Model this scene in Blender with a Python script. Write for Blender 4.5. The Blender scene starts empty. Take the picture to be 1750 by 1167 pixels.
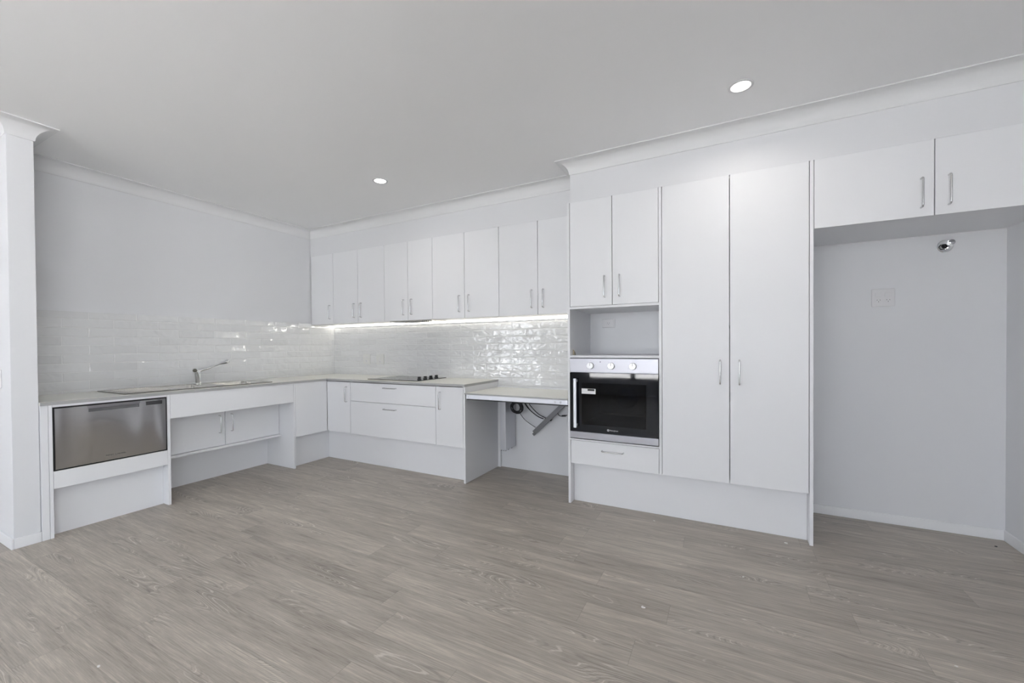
import bpy, bmesh, math, random
from mathutils import Vector, Matrix
PI = math.pi
random.seed(7)
sc = bpy.context.scene
COL = sc.collection

# ------------------------------------------------------------ camera
cam_d = bpy.data.cameras.new('camera'); cam = bpy.data.objects.new('camera', cam_d); COL.objects.link(cam)
sc.camera = cam
YAW, PITCH, ROLL = 0.4885, -0.01097, -0.00732
F_PX = 708.69
cam_d.sensor_fit = 'HORIZONTAL'; cam_d.sensor_width = 36.0
cam_d.lens = F_PX / 1750 * 36.0
cam_d.shift_x = 11.896 / 1750; cam_d.shift_y = 15.926 / 1750
cam_d.clip_start = 0.02; cam_d.clip_end = 200
c, s = math.cos(YAW), math.sin(YAW)
r0 = Vector((c, s, 0)); f0 = Vector((-s, c, 0)); u0 = Vector((0, 0, 1))
cp, sp = math.cos(PITCH), math.sin(PITCH)
f1 = f0 * cp + u0 * sp; u1 = u0 * cp - f0 * sp
cr, sr = math.cos(ROLL), math.sin(ROLL)
r2 = r0 * cr + u1 * sr; u2 = u1 * cr - r0 * sr
m = Matrix((r2, u2, -f1)).transposed().to_4x4()
m.translation = Vector((4.3059, -3.5707, 1.1797))
cam.matrix_world = m

# ------------------------------------------------------------ view, world
sc.view_settings.view_transform = 'Standard'; sc.view_settings.look = 'None'
sc.view_settings.gamma = 1.0; sc.view_settings.use_curve_mapping = False
sc.view_settings.exposure = 0.15
WORLD = 5.8; DOWN_W = 1.8; LED_E = 12.5; SUN_E = 200.0
w = bpy.data.worlds.new('world'); sc.world = w; w.use_nodes = True
nt = w.node_tree; nt.nodes.clear()
tc = nt.nodes.new('ShaderNodeTexCoord'); sep = nt.nodes.new('ShaderNodeSeparateXYZ')
nt.links.new(tc.outputs['Generated'], sep.inputs[0])
rmp = nt.nodes.new('ShaderNodeValToRGB')
mr = nt.nodes.new('ShaderNodeMapRange'); mr.inputs[1].default_value = -1; mr.inputs[2].default_value = 1
nt.links.new(sep.outputs[2], mr.inputs[0]); nt.links.new(mr.outputs[0], rmp.inputs[0])
rmp.color_ramp.elements[0].position = 0.42; rmp.color_ramp.elements[0].color = (0.80, 0.79, 0.77, 1)
rmp.color_ramp.elements[1].position = 0.56; rmp.color_ramp.elements[1].color = (0.90, 0.95, 1.0, 1)
bg = nt.nodes.new('ShaderNodeBackground'); bg.inputs[1].default_value = WORLD
nt.links.new(rmp.outputs[0], bg.inputs[0])
wo = nt.nodes.new('ShaderNodeOutputWorld'); nt.links.new(bg.outputs[0], wo.inputs[0])

# sun added high behind the house, lifting the ceiling by bounce off the paving
sd = bpy.data.lights.new('sun', 'SUN'); sd.energy = SUN_E; sd.angle = .01; sd.color = (.99, .985, .985)
so_ = bpy.data.objects.new('sun', sd); COL.objects.link(so_); so_.location = (0, 5, 12); so_.rotation_euler = (math.radians(-38), math.radians(20), 0)

# window openings of the living room behind the camera (portals only steer sampling of the sky)
RX0, RX1, RY0, ZC = -3.2, 5.779, -7.6, 2.538
WIN_REAR = (1.3, 5.65, 0.36, 2.35)      # x0,x1,z0,z1 on y = RY0
DOOR_REAR = (-1.95, -0.75, 0.0, 2.3)    # x0,x1,z0,z1 on y = RY0
WIN_LIV = (-7.4, -5.6, 0.0, 2.3)       # y0,y1,z0,z1 on x = RX0
WIN_RIGHT_ADDED = (-6.2, -3.75, 0.0, 2.3)    # y0,y1,z0,z1 on x = RX1; unseen, added to light the left wall
def portal(name, loc, rot, sx, sy):
    d = bpy.data.lights.new(name, 'AREA'); d.shape = 'RECTANGLE'; d.size = sx; d.size_y = sy
    d.cycles.is_portal = True
    o = bpy.data.objects.new(name, d); COL.objects.link(o); o.location = loc; o.rotation_euler = rot
portal('window_portal', ((WIN_REAR[0]+WIN_REAR[1])/2, RY0-0.06, 1.15), (PI/2, 0, 0), WIN_REAR[1]-WIN_REAR[0], 2.3)
portal('window_portal', (RX0-0.06, (WIN_LIV[0]+WIN_LIV[1])/2, 1.15), (PI/2, 0, -PI/2), WIN_LIV[1]-WIN_LIV[0], 2.3)
portal('door_portal', ((DOOR_REAR[0]+DOOR_REAR[1])/2, RY0-0.06, 1.15), (PI/2, 0, 0), DOOR_REAR[1]-DOOR_REAR[0], 2.3)

portal('window_portal', (RX1+.06, (WIN_RIGHT_ADDED[0]+WIN_RIGHT_ADDED[1])/2, 1.15), (PI/2, 0, PI/2), WIN_RIGHT_ADDED[1]-WIN_RIGHT_ADDED[0], 2.3)
# ------------------------------------------------------------ materials
def mat(name, col=(.8,.8,.8), rough=.5, metal=0, spec=.5, coat=0):
    m = bpy.data.materials.new(name); m.use_nodes = True
    b = m.node_tree.nodes['Principled BSDF']
    b.inputs['Base Color'].default_value = (*col, 1); b.inputs['Roughness'].default_value = rough
    b.inputs['Metallic'].default_value = metal; b.inputs['Specular IOR Level'].default_value = spec
    b.inputs['Coat Weight'].default_value = coat
    return m
def N(m, t, **kw):
    n = m.node_tree.nodes.new(t)
    for k, v in kw.items(): setattr(n, k, v)
    return n
def LK(m, a, b): m.node_tree.links.new(a, b)
def BS(m): return m.node_tree.nodes['Principled BSDF']
def bump(m, h, strength=.2, dist=.002):
    b = N(m, 'ShaderNodeBump'); b.inputs['Strength'].default_value = strength; b.inputs['Distance'].default_value = dist
    LK(m, h, b.inputs['Height']); LK(m, b.outputs[0], BS(m).inputs['Normal']); return b
def mathn(m, op, a, b=None, c3=None):
    n = N(m, 'ShaderNodeMath', operation=op)
    for i, v in enumerate((a, b, c3)):
        if v is None: continue
        if isinstance(v, (int, float)): n.inputs[i].default_value = v
        else: LK(m, v, n.inputs[i])
    return n.outputs[0]
def painted(name, col, rough=.6, sc_=350, st=.05):
    m = mat(name, col, rough, spec=.3)
    p = N(m, 'ShaderNodeNewGeometry'); n = N(m, 'ShaderNodeTexNoise'); n.inputs['Scale'].default_value = sc_
    LK(m, p.outputs['Position'], n.inputs['Vector']); bump(m, n.outputs[0], st, .0006); return m
M_wall = painted('wall_paint', (.785, .79, .81)); M_ceil = painted('ceiling_paint', (.94, .942, .95))
M_trim = painted('trim_gloss', (.88, .885, .90), .35, 90, .02); M_cornice = painted('cornice_paint', (.80, .805, .815), .6)
M_cab = painted('white_laminate', (.85, .855, .875), .38, 900, .04)
M_edge = mat('white_edge', (.87, .875, .89), .35)
M_carc = mat('white_carcass', (.74, .745, .76), .45)
M_black = mat('black_plastic', (.012, .012, .014), .35)
M_dark = mat('dark_gap', (.02, .02, .022), .6)
M_plate = mat('white_plastic', (.79, .785, .80), .25)
M_slot = mat('socket_slot', (.05, .05, .05), .6)
M_chrome = mat('chrome', (.86, .87, .88), .07, 1)
M_nickel = mat('satin_nickel', (.62, .62, .63), .22, 1)
M_alu = mat('anodised_aluminium', (.66, .67, .71), .4, .45)
M_grey = mat('grey_steel', (.20, .20, .21), .45, .5)
M_rail = mat('silver_rail', (.84, .86, .92), .35, .35)
M_knob = mat('silver_knob', (.85, .85, .86), .3, .3)
M_rubber = mat('cable_rubber', (.01, .01, .012), .45)
M_zip = mat('white_connector', (.75, .75, .75), .4)
M_plate_t = mat('tile_outlet_plastic', (.72, .72, .705), .3)
M_disp = mat('dark_display', (.05, .05, .055), .3)
M_frame = mat('window_frame', (.06, .06, .065), .4)
def steel(name, col, rough, axis, wavy=0):
    m = mat(name, col, rough, 1)
    g = N(m, 'ShaderNodeNewGeometry'); mp = N(m, 'ShaderNodeMapping')
    sc3 = [4, 4, 4]; 
    for i in range(3): sc3[i] = 8 if i == axis else 900
    mp.inputs['Scale'].default_value = sc3
    n = N(m, 'ShaderNodeTexNoise'); n.inputs['Scale'].default_value = 1; n.inputs['Detail'].default_value = 3
    LK(m, g.outputs['Position'], mp.inputs[0]); LK(m, mp.outputs[0], n.inputs['Vector'])
    rr = N(m, 'ShaderNodeMapRange'); rr.inputs[3].default_value = rough*.8; rr.inputs[4].default_value = rough*1.25
    LK(m, n.outputs[0], rr.inputs[0]); LK(m, rr.outputs[0], BS(m).inputs['Roughness'])
    b1 = bump(m, n.outputs[0], .05, .0004)
    if wavy:
        mp2 = N(m, 'ShaderNodeMapping'); mp2.inputs['Scale'].default_value = (1.0, 5.0, 1.3)
        n2 = N(m, 'ShaderNodeTexNoise'); n2.inputs['Scale'].default_value = 1; n2.inputs['Detail'].default_value = 0
        LK(m, g.outputs['Position'], mp2.inputs[0]); LK(m, mp2.outputs[0], n2.inputs['Vector'])
        b2 = N(m, 'ShaderNodeBump'); b2.inputs['Strength'].default_value = 1; b2.inputs['Distance'].default_value = wavy
        LK(m, n2.outputs[0], b2.inputs['Height']); LK(m, b2.outputs[0], b1.inputs['Normal'])
    return m
M_dw = steel('brushed_steel_panel', (.55, .545, .55), .15, 1, .045)
M_oven = steel('brushed_steel_trim', (.40, .40, .43), .36, 0)
M_sink = steel('sink_steel', (.62, .61, .58), .22, 1)

def bench_mat():
    m = mat('stone_benchtop', (.5, .49, .45), .28)
    g = N(m, 'ShaderNodeNewGeometry'); n = N(m, 'ShaderNodeTexNoise'); n.inputs['Scale'].default_value = 260; n.inputs['Detail'].default_value = 4
    LK(m, g.outputs['Position'], n.inputs['Vector'])
    r = N(m, 'ShaderNodeValToRGB'); r.color_ramp.elements[0].position = .3; r.color_ramp.elements[1].position = .7
    r.color_ramp.elements[0].color = (.78, .77, .715, 1); r.color_ramp.elements[1].color = (.88, .87, .81, 1)
    LK(m, n.outputs[0], r.inputs[0]); LK(m, r.outputs[0], BS(m).inputs['Base Color']); return m
M_bench = bench_mat()

def tile_mat(name, ax, off, amp=.0075, sc3=(13, 13, 21), tilt=.02):
    m = mat(name, (.74, .745, .75), .04, spec=1.0)
    g = N(m, 'ShaderNodeNewGeometry'); sp_ = N(m, 'ShaderNodeSeparateXYZ'); LK(m, g.outputs['Position'], sp_.inputs[0])
    u = mathn(m, 'DIVIDE', mathn(m, 'SUBTRACT', sp_.outputs[ax], off), .295)
    v = mathn(m, 'DIVIDE', mathn(m, 'SUBTRACT', sp_.outputs[2], .8065), .067)
    row = mathn(m, 'FLOOR', v); fv = mathn(m, 'SUBTRACT', v, row)
    par = mathn(m, 'MULTIPLY', mathn(m, 'FLOORED_MODULO', row, 2.0), .5)
    uu = mathn(m, 'ADD', u, par); cl = mathn(m, 'FLOOR', uu); fu = mathn(m, 'SUBTRACT', uu, cl)
    # metres to the nearest joint
    du = mathn(m, 'MULTIPLY', mathn(m, 'MINIMUM', fu, mathn(m, 'SUBTRACT', 1.0, fu)), .295)
    dv = mathn(m, 'MULTIPLY', mathn(m, 'MINIMUM', fv, mathn(m, 'SUBTRACT', 1.0, fv)), .067)
    d = mathn(m, 'MINIMUM', du, dv)
    grout = mathn(m, 'LESS_THAN', d, .0011)
    ed = N(m, 'ShaderNodeMapRange', interpolation_type='SMOOTHSTEP'); ed.inputs[1].default_value = .0008; ed.inputs[2].default_value = .0065
    LK(m, d, ed.inputs[0])
    # every tile its own hand-made undulation
    cid = N(m, 'ShaderNodeCombineXYZ'); LK(m, cl, cid.inputs[0]); LK(m, row, cid.inputs[1])
    wn = N(m, 'ShaderNodeTexWhiteNoise', noise_dimensions='3D'); LK(m, cid.outputs[0], wn.inputs[0])
    va = N(m, 'ShaderNodeVectorMath', operation='SCALE'); LK(m, wn.outputs['Color'], va.inputs[0]); va.inputs['Scale'].default_value = 7.0
    pos = N(m, 'ShaderNodeVectorMath', operation='ADD'); LK(m, g.outputs['Position'], pos.inputs[0]); LK(m, va.outputs[0], pos.inputs[1])
    mp = N(m, 'ShaderNodeMapping'); mp.inputs['Scale'].default_value = sc3; LK(m, pos.outputs[0], mp.inputs[0])
    n = N(m, 'ShaderNodeTexNoise'); n.inputs['Scale'].default_value = 1; n.inputs['Detail'].default_value = 1.5; n.inputs['Distortion'].default_value = .5
    LK(m, mp.outputs[0], n.inputs['Vector'])
    wt = N(m, 'ShaderNodeTexWhiteNoise', noise_dimensions='3D'); sv = N(m, 'ShaderNodeVectorMath', operation='ADD'); LK(m, cid.outputs[0], sv.inputs[0]); sv.inputs[1].default_value = (7.3, 3.1, 1.7); LK(m, sv.outputs[0], wt.inputs[0])
    tl = mathn(m, 'MULTIPLY', mathn(m, 'MULTIPLY', mathn(m, 'SUBTRACT', wt.outputs['Value'], .5), fv), .067*2*tilt)     # each tile laid a hair out of plane
    h = mathn(m, 'ADD', tl, mathn(m, 'ADD', mathn(m, 'MULTIPLY', ed.outputs[0], .0012), mathn(m, 'MULTIPLY', n.outputs[0], amp)))
    b = bump(m, h, 1.0, 1.0)
    mx = N(m, 'ShaderNodeMix', data_type='RGBA'); LK(m, grout, mx.inputs[0])
    tint = N(m, 'ShaderNodeMapRange'); tint.inputs[3].default_value = .97; tint.inputs[4].default_value = 1.03; LK(m, wn.outputs['Value'], tint.inputs[0])
    base = N(m, 'ShaderNodeVectorMath', operation='SCALE'); base.inputs[0].default_value = (.78, .785, .79); LK(m, tint.outputs[0], base.inputs['Scale'])
    LK(m, base.outputs[0], mx.inputs[6]); mx.inputs[7].default_value = (.86, .86, .855, 1)
    LK(m, mx.outputs[2], BS(m).inputs['Base Color'])
    ro = mathn(m, 'ADD', mathn(m, 'MULTIPLY', grout, .6), .03); LK(m, ro, BS(m).inputs['Roughness'])
    return m
M_tile_b = tile_mat('gloss_tile_back', 0, 1.313 - .295*4); M_tile_l = tile_mat('gloss_tile_left', 1, -3.0, .0082, (10, 10, 10), .09)

def floor_mat():
    m = mat('grey_oak_planks', (.2, .18, .16), .42, spec=.4)
    PW, PL = .152, 1.22
    g = N(m, 'ShaderNodeNewGeometry'); s3 = N(m, 'ShaderNodeSeparateXYZ'); LK(m, g.outputs['Position'], s3.inputs[0])
    v = mathn(m, 'DIVIDE', mathn(m, 'ADD', s3.outputs[1], 2.33 + PW*80), PW); row = mathn(m, 'FLOOR', v); fv = mathn(m, 'SUBTRACT', v, row)
    wr = N(m, 'ShaderNodeTexWhiteNoise', noise_dimensions='1D'); LK(m, row, wr.inputs['W'])
    u = mathn(m, 'ADD', mathn(m, 'DIVIDE', mathn(m, 'ADD', s3.outputs[0], 20), PL), mathn(m, 'MULTIPLY', wr.outputs['Value'], 5.0))
    cl = mathn(m, 'FLOOR', u); fu = mathn(m, 'SUBTRACT', u, cl)
    du = mathn(m, 'MULTIPLY', mathn(m, 'MINIMUM', fu, mathn(m, 'SUBTRACT', 1.0, fu)), PL)
    dv = mathn(m, 'MULTIPLY', mathn(m, 'MINIMUM', fv, mathn(m, 'SUBTRACT', 1.0, fv)), PW)
    d = mathn(m, 'MINIMUM', du, dv)
    cid = N(m, 'ShaderNodeCombineXYZ'); LK(m, cl, cid.inputs[0]); LK(m, row, cid.inputs[1])
    wn = N(m, 'ShaderNodeTexWhiteNoise', noise_dimensions='3D'); LK(m, cid.outputs[0], wn.inputs[0])
    va = N(m, 'ShaderNodeVectorMath', operation='SCALE'); LK(m, wn.outputs['Color'], va.inputs[0]); va.inputs['Scale'].default_value = 30.0
    pos = N(m, 'ShaderNodeVectorMath', operation='ADD'); LK(m, g.outputs['Position'], pos.inputs[0]); LK(m, va.outputs[0], pos.inputs[1])
    def noise(scale, detail, dist=0, rough=.5):
        mp = N(m, 'ShaderNodeMapping'); mp.inputs['Scale'].default_value = scale; LK(m, pos.outputs[0], mp.inputs[0])
        n = N(m, 'ShaderNodeTexNoise'); n.inputs['Scale'].default_value = 1; n.inputs['Detail'].default_value = detail
        n.inputs['Distortion'].default_value = dist; n.inputs['Roughness'].default_value = rough
        LK(m, mp.outputs[0], n.inputs['Vector']); return n.outputs[0]
    broad = noise((1.5, 8, 1), 4, .5); fine = noise((7, 230, 1), 4, .15, .7); mid = noise((3.0, 38, 1), 5, .6, .68)
    # growth rings: contour lines of a stretched smooth field
    field = noise((1.15, 8.5, 1), 1.2, .5, .4)
    ph = mathn(m, 'MULTIPLY', mathn(m, 'ADD', field, mathn(m, 'MULTIPLY', mid, .02)), 96.0); sn = mathn(m, 'SINE', mathn(m, 'MULTIPLY', ph, 2.2))
    ring = N(m, 'ShaderNodeMapRange', interpolation_type='SMOOTHSTEP'); ring.inputs[1].default_value = .86; ring.inputs[2].default_value = 1.0; LK(m, sn, ring.inputs[0])
    patch = N(m, 'ShaderNodeMapRange', interpolation_type='SMOOTHSTEP'); patch.inputs[1].default_value = .53; patch.inputs[2].default_value = .64
    LK(m, noise((1.6, 7, 1), 2, .4), patch.inputs[0])
    ringp = mathn(m, 'MULTIPLY', ring.outputs[0], patch.outputs[0])
    f1_ = mathn(m, 'ADD', mathn(m, 'MULTIPLY', broad, .28), mathn(m, 'ADD', mathn(m, 'MULTIPLY', mid, .34), mathn(m, 'MULTIPLY', fine, .44)))
    f2_ = mathn(m, 'ADD', f1_, mathn(m, 'MULTIPLY', mathn(m, 'SUBTRACT', wn.outputs['Value'], .5), .055))
    r = N(m, 'ShaderNodeValToRGB'); LK(m, f2_, r.inputs[0])
    e = r.color_ramp.elements; e[0].position = .34; e[0].color = (.185, .161, .138, 1); e[1].position = .68; e[1].color = (.64, .58, .50, 1)
    k = e.new(.46); k.color = (.36, .323, .282, 1); k = e.new(.56); k.color = (.45, .407, .358, 1)
    mx = N(m, 'ShaderNodeMix', data_type='RGBA'); LK(m, mathn(m, 'MULTIPLY', ringp, .5), mx.inputs[0]); LK(m, r.outputs[0], mx.inputs[6]); mx.inputs[7].default_value = (.78, .74, .68, 1)
    dk = N(m, 'ShaderNodeMapRange'); dk.inputs[1].default_value = -.66; dk.inputs[2].default_value = -1; LK(m, sn, dk.inputs[0])
    mx2 = N(m, 'ShaderNodeMix', data_type='RGBA'); LK(m, mathn(m, 'MULTIPLY', mathn(m, 'MULTIPLY', dk.outputs[0], patch.outputs[0]), .3), mx2.inputs[0]); LK(m, mx.outputs[2], mx2.inputs[6]); mx2.inputs[7].default_value = (.08, .07, .065, 1)
    seam = N(m, 'ShaderNodeMapRange', interpolation_type='SMOOTHSTEP'); seam.inputs[1].default_value = .0; seam.inputs[2].default_value = .0022; seam.inputs[3].default_value = .28; seam.inputs[4].default_value = 0; LK(m, d, seam.inputs[0])
    mx3 = N(m, 'ShaderNodeMix', data_type='RGBA'); LK(m, seam.outputs[0], mx3.inputs[0]); LK(m, mx2.outputs[2], mx3.inputs[6]); mx3.inputs[7].default_value = (.07, .062, .055, 1)
    LK(m, mx3.outputs[2], BS(m).inputs['Base Color'])
    hh = mathn(m, 'ADD', mathn(m, 'MULTIPLY', fine, .6), mathn(m, 'MULTIPLY', seam.outputs[0], -1.5))
    bump(m, hh, .25, .0008); return m
M_floor = floor_mat()

def glass_mat(name, tint, ior=1.5):
    m = bpy.data.materials.new(name); m.use_nodes = True; t = m.node_tree; t.nodes.clear()
    o = t.nodes.new('ShaderNodeOutputMaterial'); mx = t.nodes.new('ShaderNodeMixShader'); fr = t.nodes.new('ShaderNodeFresnel'); fr.inputs[0].default_value = ior
    tr = t.nodes.new('ShaderNodeBsdfTransparent'); tr.inputs[0].default_value = (*tint, 1); gl = t.nodes.new('ShaderNodeBsdfGlossy'); gl.inputs['Roughness'].default_value = .03
    t.links.new(fr.outputs[0], mx.inputs[0]); t.links.new(tr.outputs[0], mx.inputs[1]); t.links.new(gl.outputs[0], mx.inputs[2]); t.links.new(mx.outputs[0], o.inputs[0]); return m
M_wglass = glass_mat('window_glass', (.95, .955, .97)); M_oglass = glass_mat('oven_window_glass', (.16, .19, .24), 1.35)
M_bglass = mat('black_glass', (.005, .006, .009), .04, spec=.32)
M_cook = mat('ceramic_glass', (.012, .012, .013), .08, spec=.6)
M_cavity = mat('oven_enamel', (.03, .035, .05), .3)
M_wire = mat('oven_rack_wire', (.6, .6, .62), .25, 1)
def emit(name, col, st):
    m = bpy.data.materials.new(name); m.use_nodes = True; t = m.node_tree; t.nodes.clear()
    o = t.nodes.new('ShaderNodeOutputMaterial'); e = t.nodes.new('ShaderNodeEmission'); e.inputs[0].default_value = (*col, 1); e.inputs[1].default_value = st
    t.links.new(e.outputs[0], o.inputs[0]); return m
M_lens = emit('lamp_lens', (1, .97, .92), 6.0); M_led = emit('led_diffuser', (1, .955, .84), LED_E)
M_text_d = mat('dark_print', (.03, .03, .03), .5); M_text_l = mat('pale_print', (.6, .6, .62), .4); M_label = mat('sticker_paper', (.85, .85, .86), .5)
M_brass = mat('dull_brass', (.35, .30, .22), .4, .8); M_chip = mat('paint_chip', (.8, .79, .76), .6)
M_ground = painted('outdoor_paving', (.55, .54, .52), .8, 40, .3)
M_hedge = mat('hedge_leaves', (.05, .09, .03), .8)

# ------------------------------------------------------------ helpers
class MB:
    """collects shapes in world metres and links them as one mesh object"""
    def __init__(s): s.bm = bmesh.new()
    def box(s, x0, x1, y0, y1, z0, z1, bev=0, seg=2):
        x0, x1 = min(x0, x1), max(x0, x1); y0, y1 = min(y0, y1), max(y0, y1); z0, z1 = min(z0, z1), max(z0, z1)
        r = bmesh.ops.create_cube(s.bm, size=1, matrix=Matrix.Translation(((x0+x1)/2, (y0+y1)/2, (z0+z1)/2)) @ Matrix.Diagonal((x1-x0, y1-y0, z1-z0, 1)))
        if bev:
            es = {e for v in r['verts'] for e in v.link_edges}
            bmesh.ops.bevel(s.bm, geom=list(es), offset=bev, segments=seg, affect='EDGES', profile=.5)
        return s
    def lathe(s, prof, cen, axis='z', seg=32, arc=None):
        """prof: list of (radius, height along axis)"""
        ax = {'z': (Vector((1,0,0)), Vector((0,1,0)), Vector((0,0,1))), 'y': (Vector((1,0,0)), Vector((0,0,1)), Vector((0,-1,0))),
              'x': (Vector((0,1,0)), Vector((0,0,1)), Vector((1,0,0)))}[axis] if isinstance(axis, str) else axis
        cen = Vector(cen); rings = []
        for (r, h) in prof:
            if r < 1e-6: rings.append([s.bm.verts.new(cen + ax[2]*h)])
            else: rings.append([s.bm.verts.new(cen + ax[2]*h + ax[0]*(r*math.cos(2*PI*i/seg)) + ax[1]*(r*math.sin(2*PI*i/seg))) for i in range(seg)])
        for a, b in zip(rings, rings[1:]):
            for i in range(seg):
                j = (i+1) % seg
                q = ([a[0]] if len(a) == 1 else [a[i], a[j]]) + ([b[0]] if len(b) == 1 else [b[j], b[i]])
                if len(q) > 2: s.bm.faces.new(q)
        return s
    def tube(s, pts, r, seg=10, cap=True):
        pts = [Vector(p) for p in pts]; n = len(pts); rs = r if isinstance(r, (list, tuple)) else [r]*n
        t0 = (pts[1]-pts[0]).normalized(); up = Vector((0,0,1)) if abs(t0.z) < .9 else Vector((0,1,0))
        nx = t0.cross(up).normalized(); rings = []
        for i in range(n):
            t = ((pts[min(i+1, n-1)]-pts[i]).normalized() + (pts[i]-pts[max(i-1, 0)]).normalized()).normalized() if 0 < i < n-1 else ((pts[1]-pts[0]) if i == 0 else (pts[-1]-pts[-2])).normalized()
            nx = (nx - t*nx.dot(t)).normalized(); ny = t.cross(nx)
            rings.append([s.bm.verts.new(pts[i] + nx*(rs[i]*math.cos(2*PI*k/seg)) + ny*(rs[i]*math.sin(2*PI*k/seg))) for k in range(seg)])
        for a, b in zip(rings, rings[1:]):
            for k in range(seg): s.bm.faces.new((a[k], a[(k+1) % seg], b[(k+1) % seg], b[k]))
        if cap: s.bm.faces.new(rings[0][::-1]); s.bm.faces.new(rings[-1])
        return s
    def prism(s, poly, mapf, a, b):
        """poly of 2-d points, mapf(p, t) -> 3-d, swept from t=a to t=b"""
        A = [s.bm.verts.new(mapf(p, a)) for p in poly]; B = [s.bm.verts.new(mapf(p, b)) for p in poly]; n = len(poly)
        for i in range(n): s.bm.faces.new((A[i], A[(i+1) % n], B[(i+1) % n], B[i]))
        s.bm.faces.new(A[::-1]); s.bm.faces.new(B); return s
    def sweep(s, prof, path):
        """cornice: prof (out, down) list; path list of (point2d, outward-offset-dir already scaled for mitre)"""
        rings = [[s.bm.verts.new((p[0]+o[0]*a, p[1]+o[1]*a, ZC-d)) for (a, d) in prof] for p, o in path]
        n = len(prof)
        for a, b in zip(rings, rings[1:]):
            for i in range(n): s.bm.faces.new((a[i], a[(i+1) % n], b[(i+1) % n], b[i]))
        s.bm.faces.new(rings[0][::-1]); s.bm.faces.new(rings[-1]); return s
    def build(s, name, m, parent=None, smooth=None):
        bmesh.ops.recalc_face_normals(s.bm, faces=s.bm.faces[:])
        me = bpy.data.meshes.new(name)
        top = parent
        while top is not None and top.parent is not None: top = top.parent
        if top is not None:
            off = top.location
            for v in s.bm.verts: v.co -= off
        s.bm.to_mesh(me); s.bm.free(); me.materials.append(m)
        if smooth is not None:
            me.shade_smooth(); 
            try: me.set_sharp_from_angle(angle=math.radians(smooth))
            except Exception: pass
        o = bpy.data.objects.new(name, me); COL.objects.link(o)
        if parent is not None: o.parent = parent
        return o
def B(*a, **k): return MB().box(*a, **k)
def thing(name, label, cat, loc, group=None):
    o = bpy.data.objects.new(name, None); COL.objects.link(o); o.location = loc; o.empty_display_size = .1
    o['label'] = label; o['category'] = cat
    if group: o['group'] = group
    return o
def tag(o, label, cat, group=None):
    o['label'] = label; o['category'] = cat
    if group: o['group'] = group
    return o
def struct(o): o['kind'] = 'structure'; return o
def text(name, body, size, loc, rot, m, parent, depth=.0004, width=None):
    cu = bpy.data.curves.new(name, 'FONT'); cu.body = body; cu.size = size; cu.extrude = depth; cu.align_x = 'CENTER'; cu.align_y = 'CENTER'
    t = bpy.data.objects.new(name, cu); COL.objects.link(t); bpy.context.view_layer.update()
    me = bpy.data.meshes.new_from_object(t.evaluated_get(bpy.context.evaluated_depsgraph_get()))
    bpy.data.objects.remove(t)
    if width:
        w_ = max(v.co.x for v in me.vertices) - min(v.co.x for v in me.vertices)
        for v in me.vertices: v.co.x *= width / w_
    me.materials.clear(); me.materials.append(m)
    o = bpy.data.objects.new(name, me); COL.objects.link(o); o.parent = parent
    top = parent
    while top.parent is not None: top = top.parent
    o.location = Vector(loc) - top.location; o.rotation_euler = rot; return o

G = .0021          # half a door gap
DT = .018          # door thickness
SO, HL = .029, .160   # handle stand-off and length
def handle(door, face, a, z0, horiz=False, label='bent chrome bar handle'):
    """face: ('y', y) looking to -y, or ('x', x) looking to +x; a = coordinate along the wall, z0 = lower end (or centre height when horiz)"""
    def P(l, o, z):   # along wall, outward, height
        return (l, face[1]-o, z) if face[0] == 'y' else (face[1]+o, l, z)
    R = .011; path = []
    def pt(t, o): return P(a+t, o, z0) if horiz else P(a, o, z0+t+HL/2)
    h = HL/2 - .004
    path.append(pt(-h, -.001)); path.append(pt(-h, SO-R))
    for i in range(1, 6): an = i*PI/10; path.append(pt(-h + R - R*math.cos(an), SO - R + R*math.sin(an)))
    for i in range(0, 6): an = PI/2 - i*PI/10; path.append(pt(h - R + R*math.cos(an), SO - R + R*math.sin(an)))
    path.append(pt(h, -.001))
    return MB().tube(path, .0046, 10).build('handle', M_nickel, door, smooth=40)
def door(parent, face, a0, a1, z0, z1, name='door', th=DT):
    g = G
    if face[0] == 'y': mb = B(a0+g, a1-g, face[1], face[1]+th, z0, z1, bev=.0009)
    else: mb = B(face[1]-th, face[1], a0+g, a1-g, z0, z1, bev=.0009)
    return mb.build(name, M_cab, parent)
def carcass(parent, face, a0, a1, dfront, dback, z0, z1, th=.016, shelves=(), name='carcass', top=True, m=None):
    """open-fronted box of board, front edge at dfront from wall"""
    mb = MB()
    def bx(l0, l1, d0, d1, h0, h1):
        if face == 'y': mb.box(l0, l1, -d1, -d0, h0, h1)
        else: mb.box(d0, d1, l0, l1, h0, h1)
    bx(a0, a0+th, dback, dfront, z0, z1); bx(a1-th, a1, dback, dfront, z0, z1)
    bx(a0+th, a1-th, dback, dfront, z0, z0+th)
    if top: bx(a0+th, a1-th, dback, dfront, z1-th, z1)
    bx(a0+th, a1-th, dback, dback+.010, z0+th, z1-(th if top else 0))
    for h in shelves: bx(a0+th, a1-th, dback+.010, dfront-.02, h, h+th)
    return mb.build(name, m or M_carc, parent)

# ------------------------------------------------------------ dimensions
T, D, U = .6045, .597, .3281
BT, BZ = .855, .834            # bench top, bench underside
X0 = 3.262                     # outer face of the oven tower's left panel
ZT = 2.242; ZU = 1.450; NIB = -2.671

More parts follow.
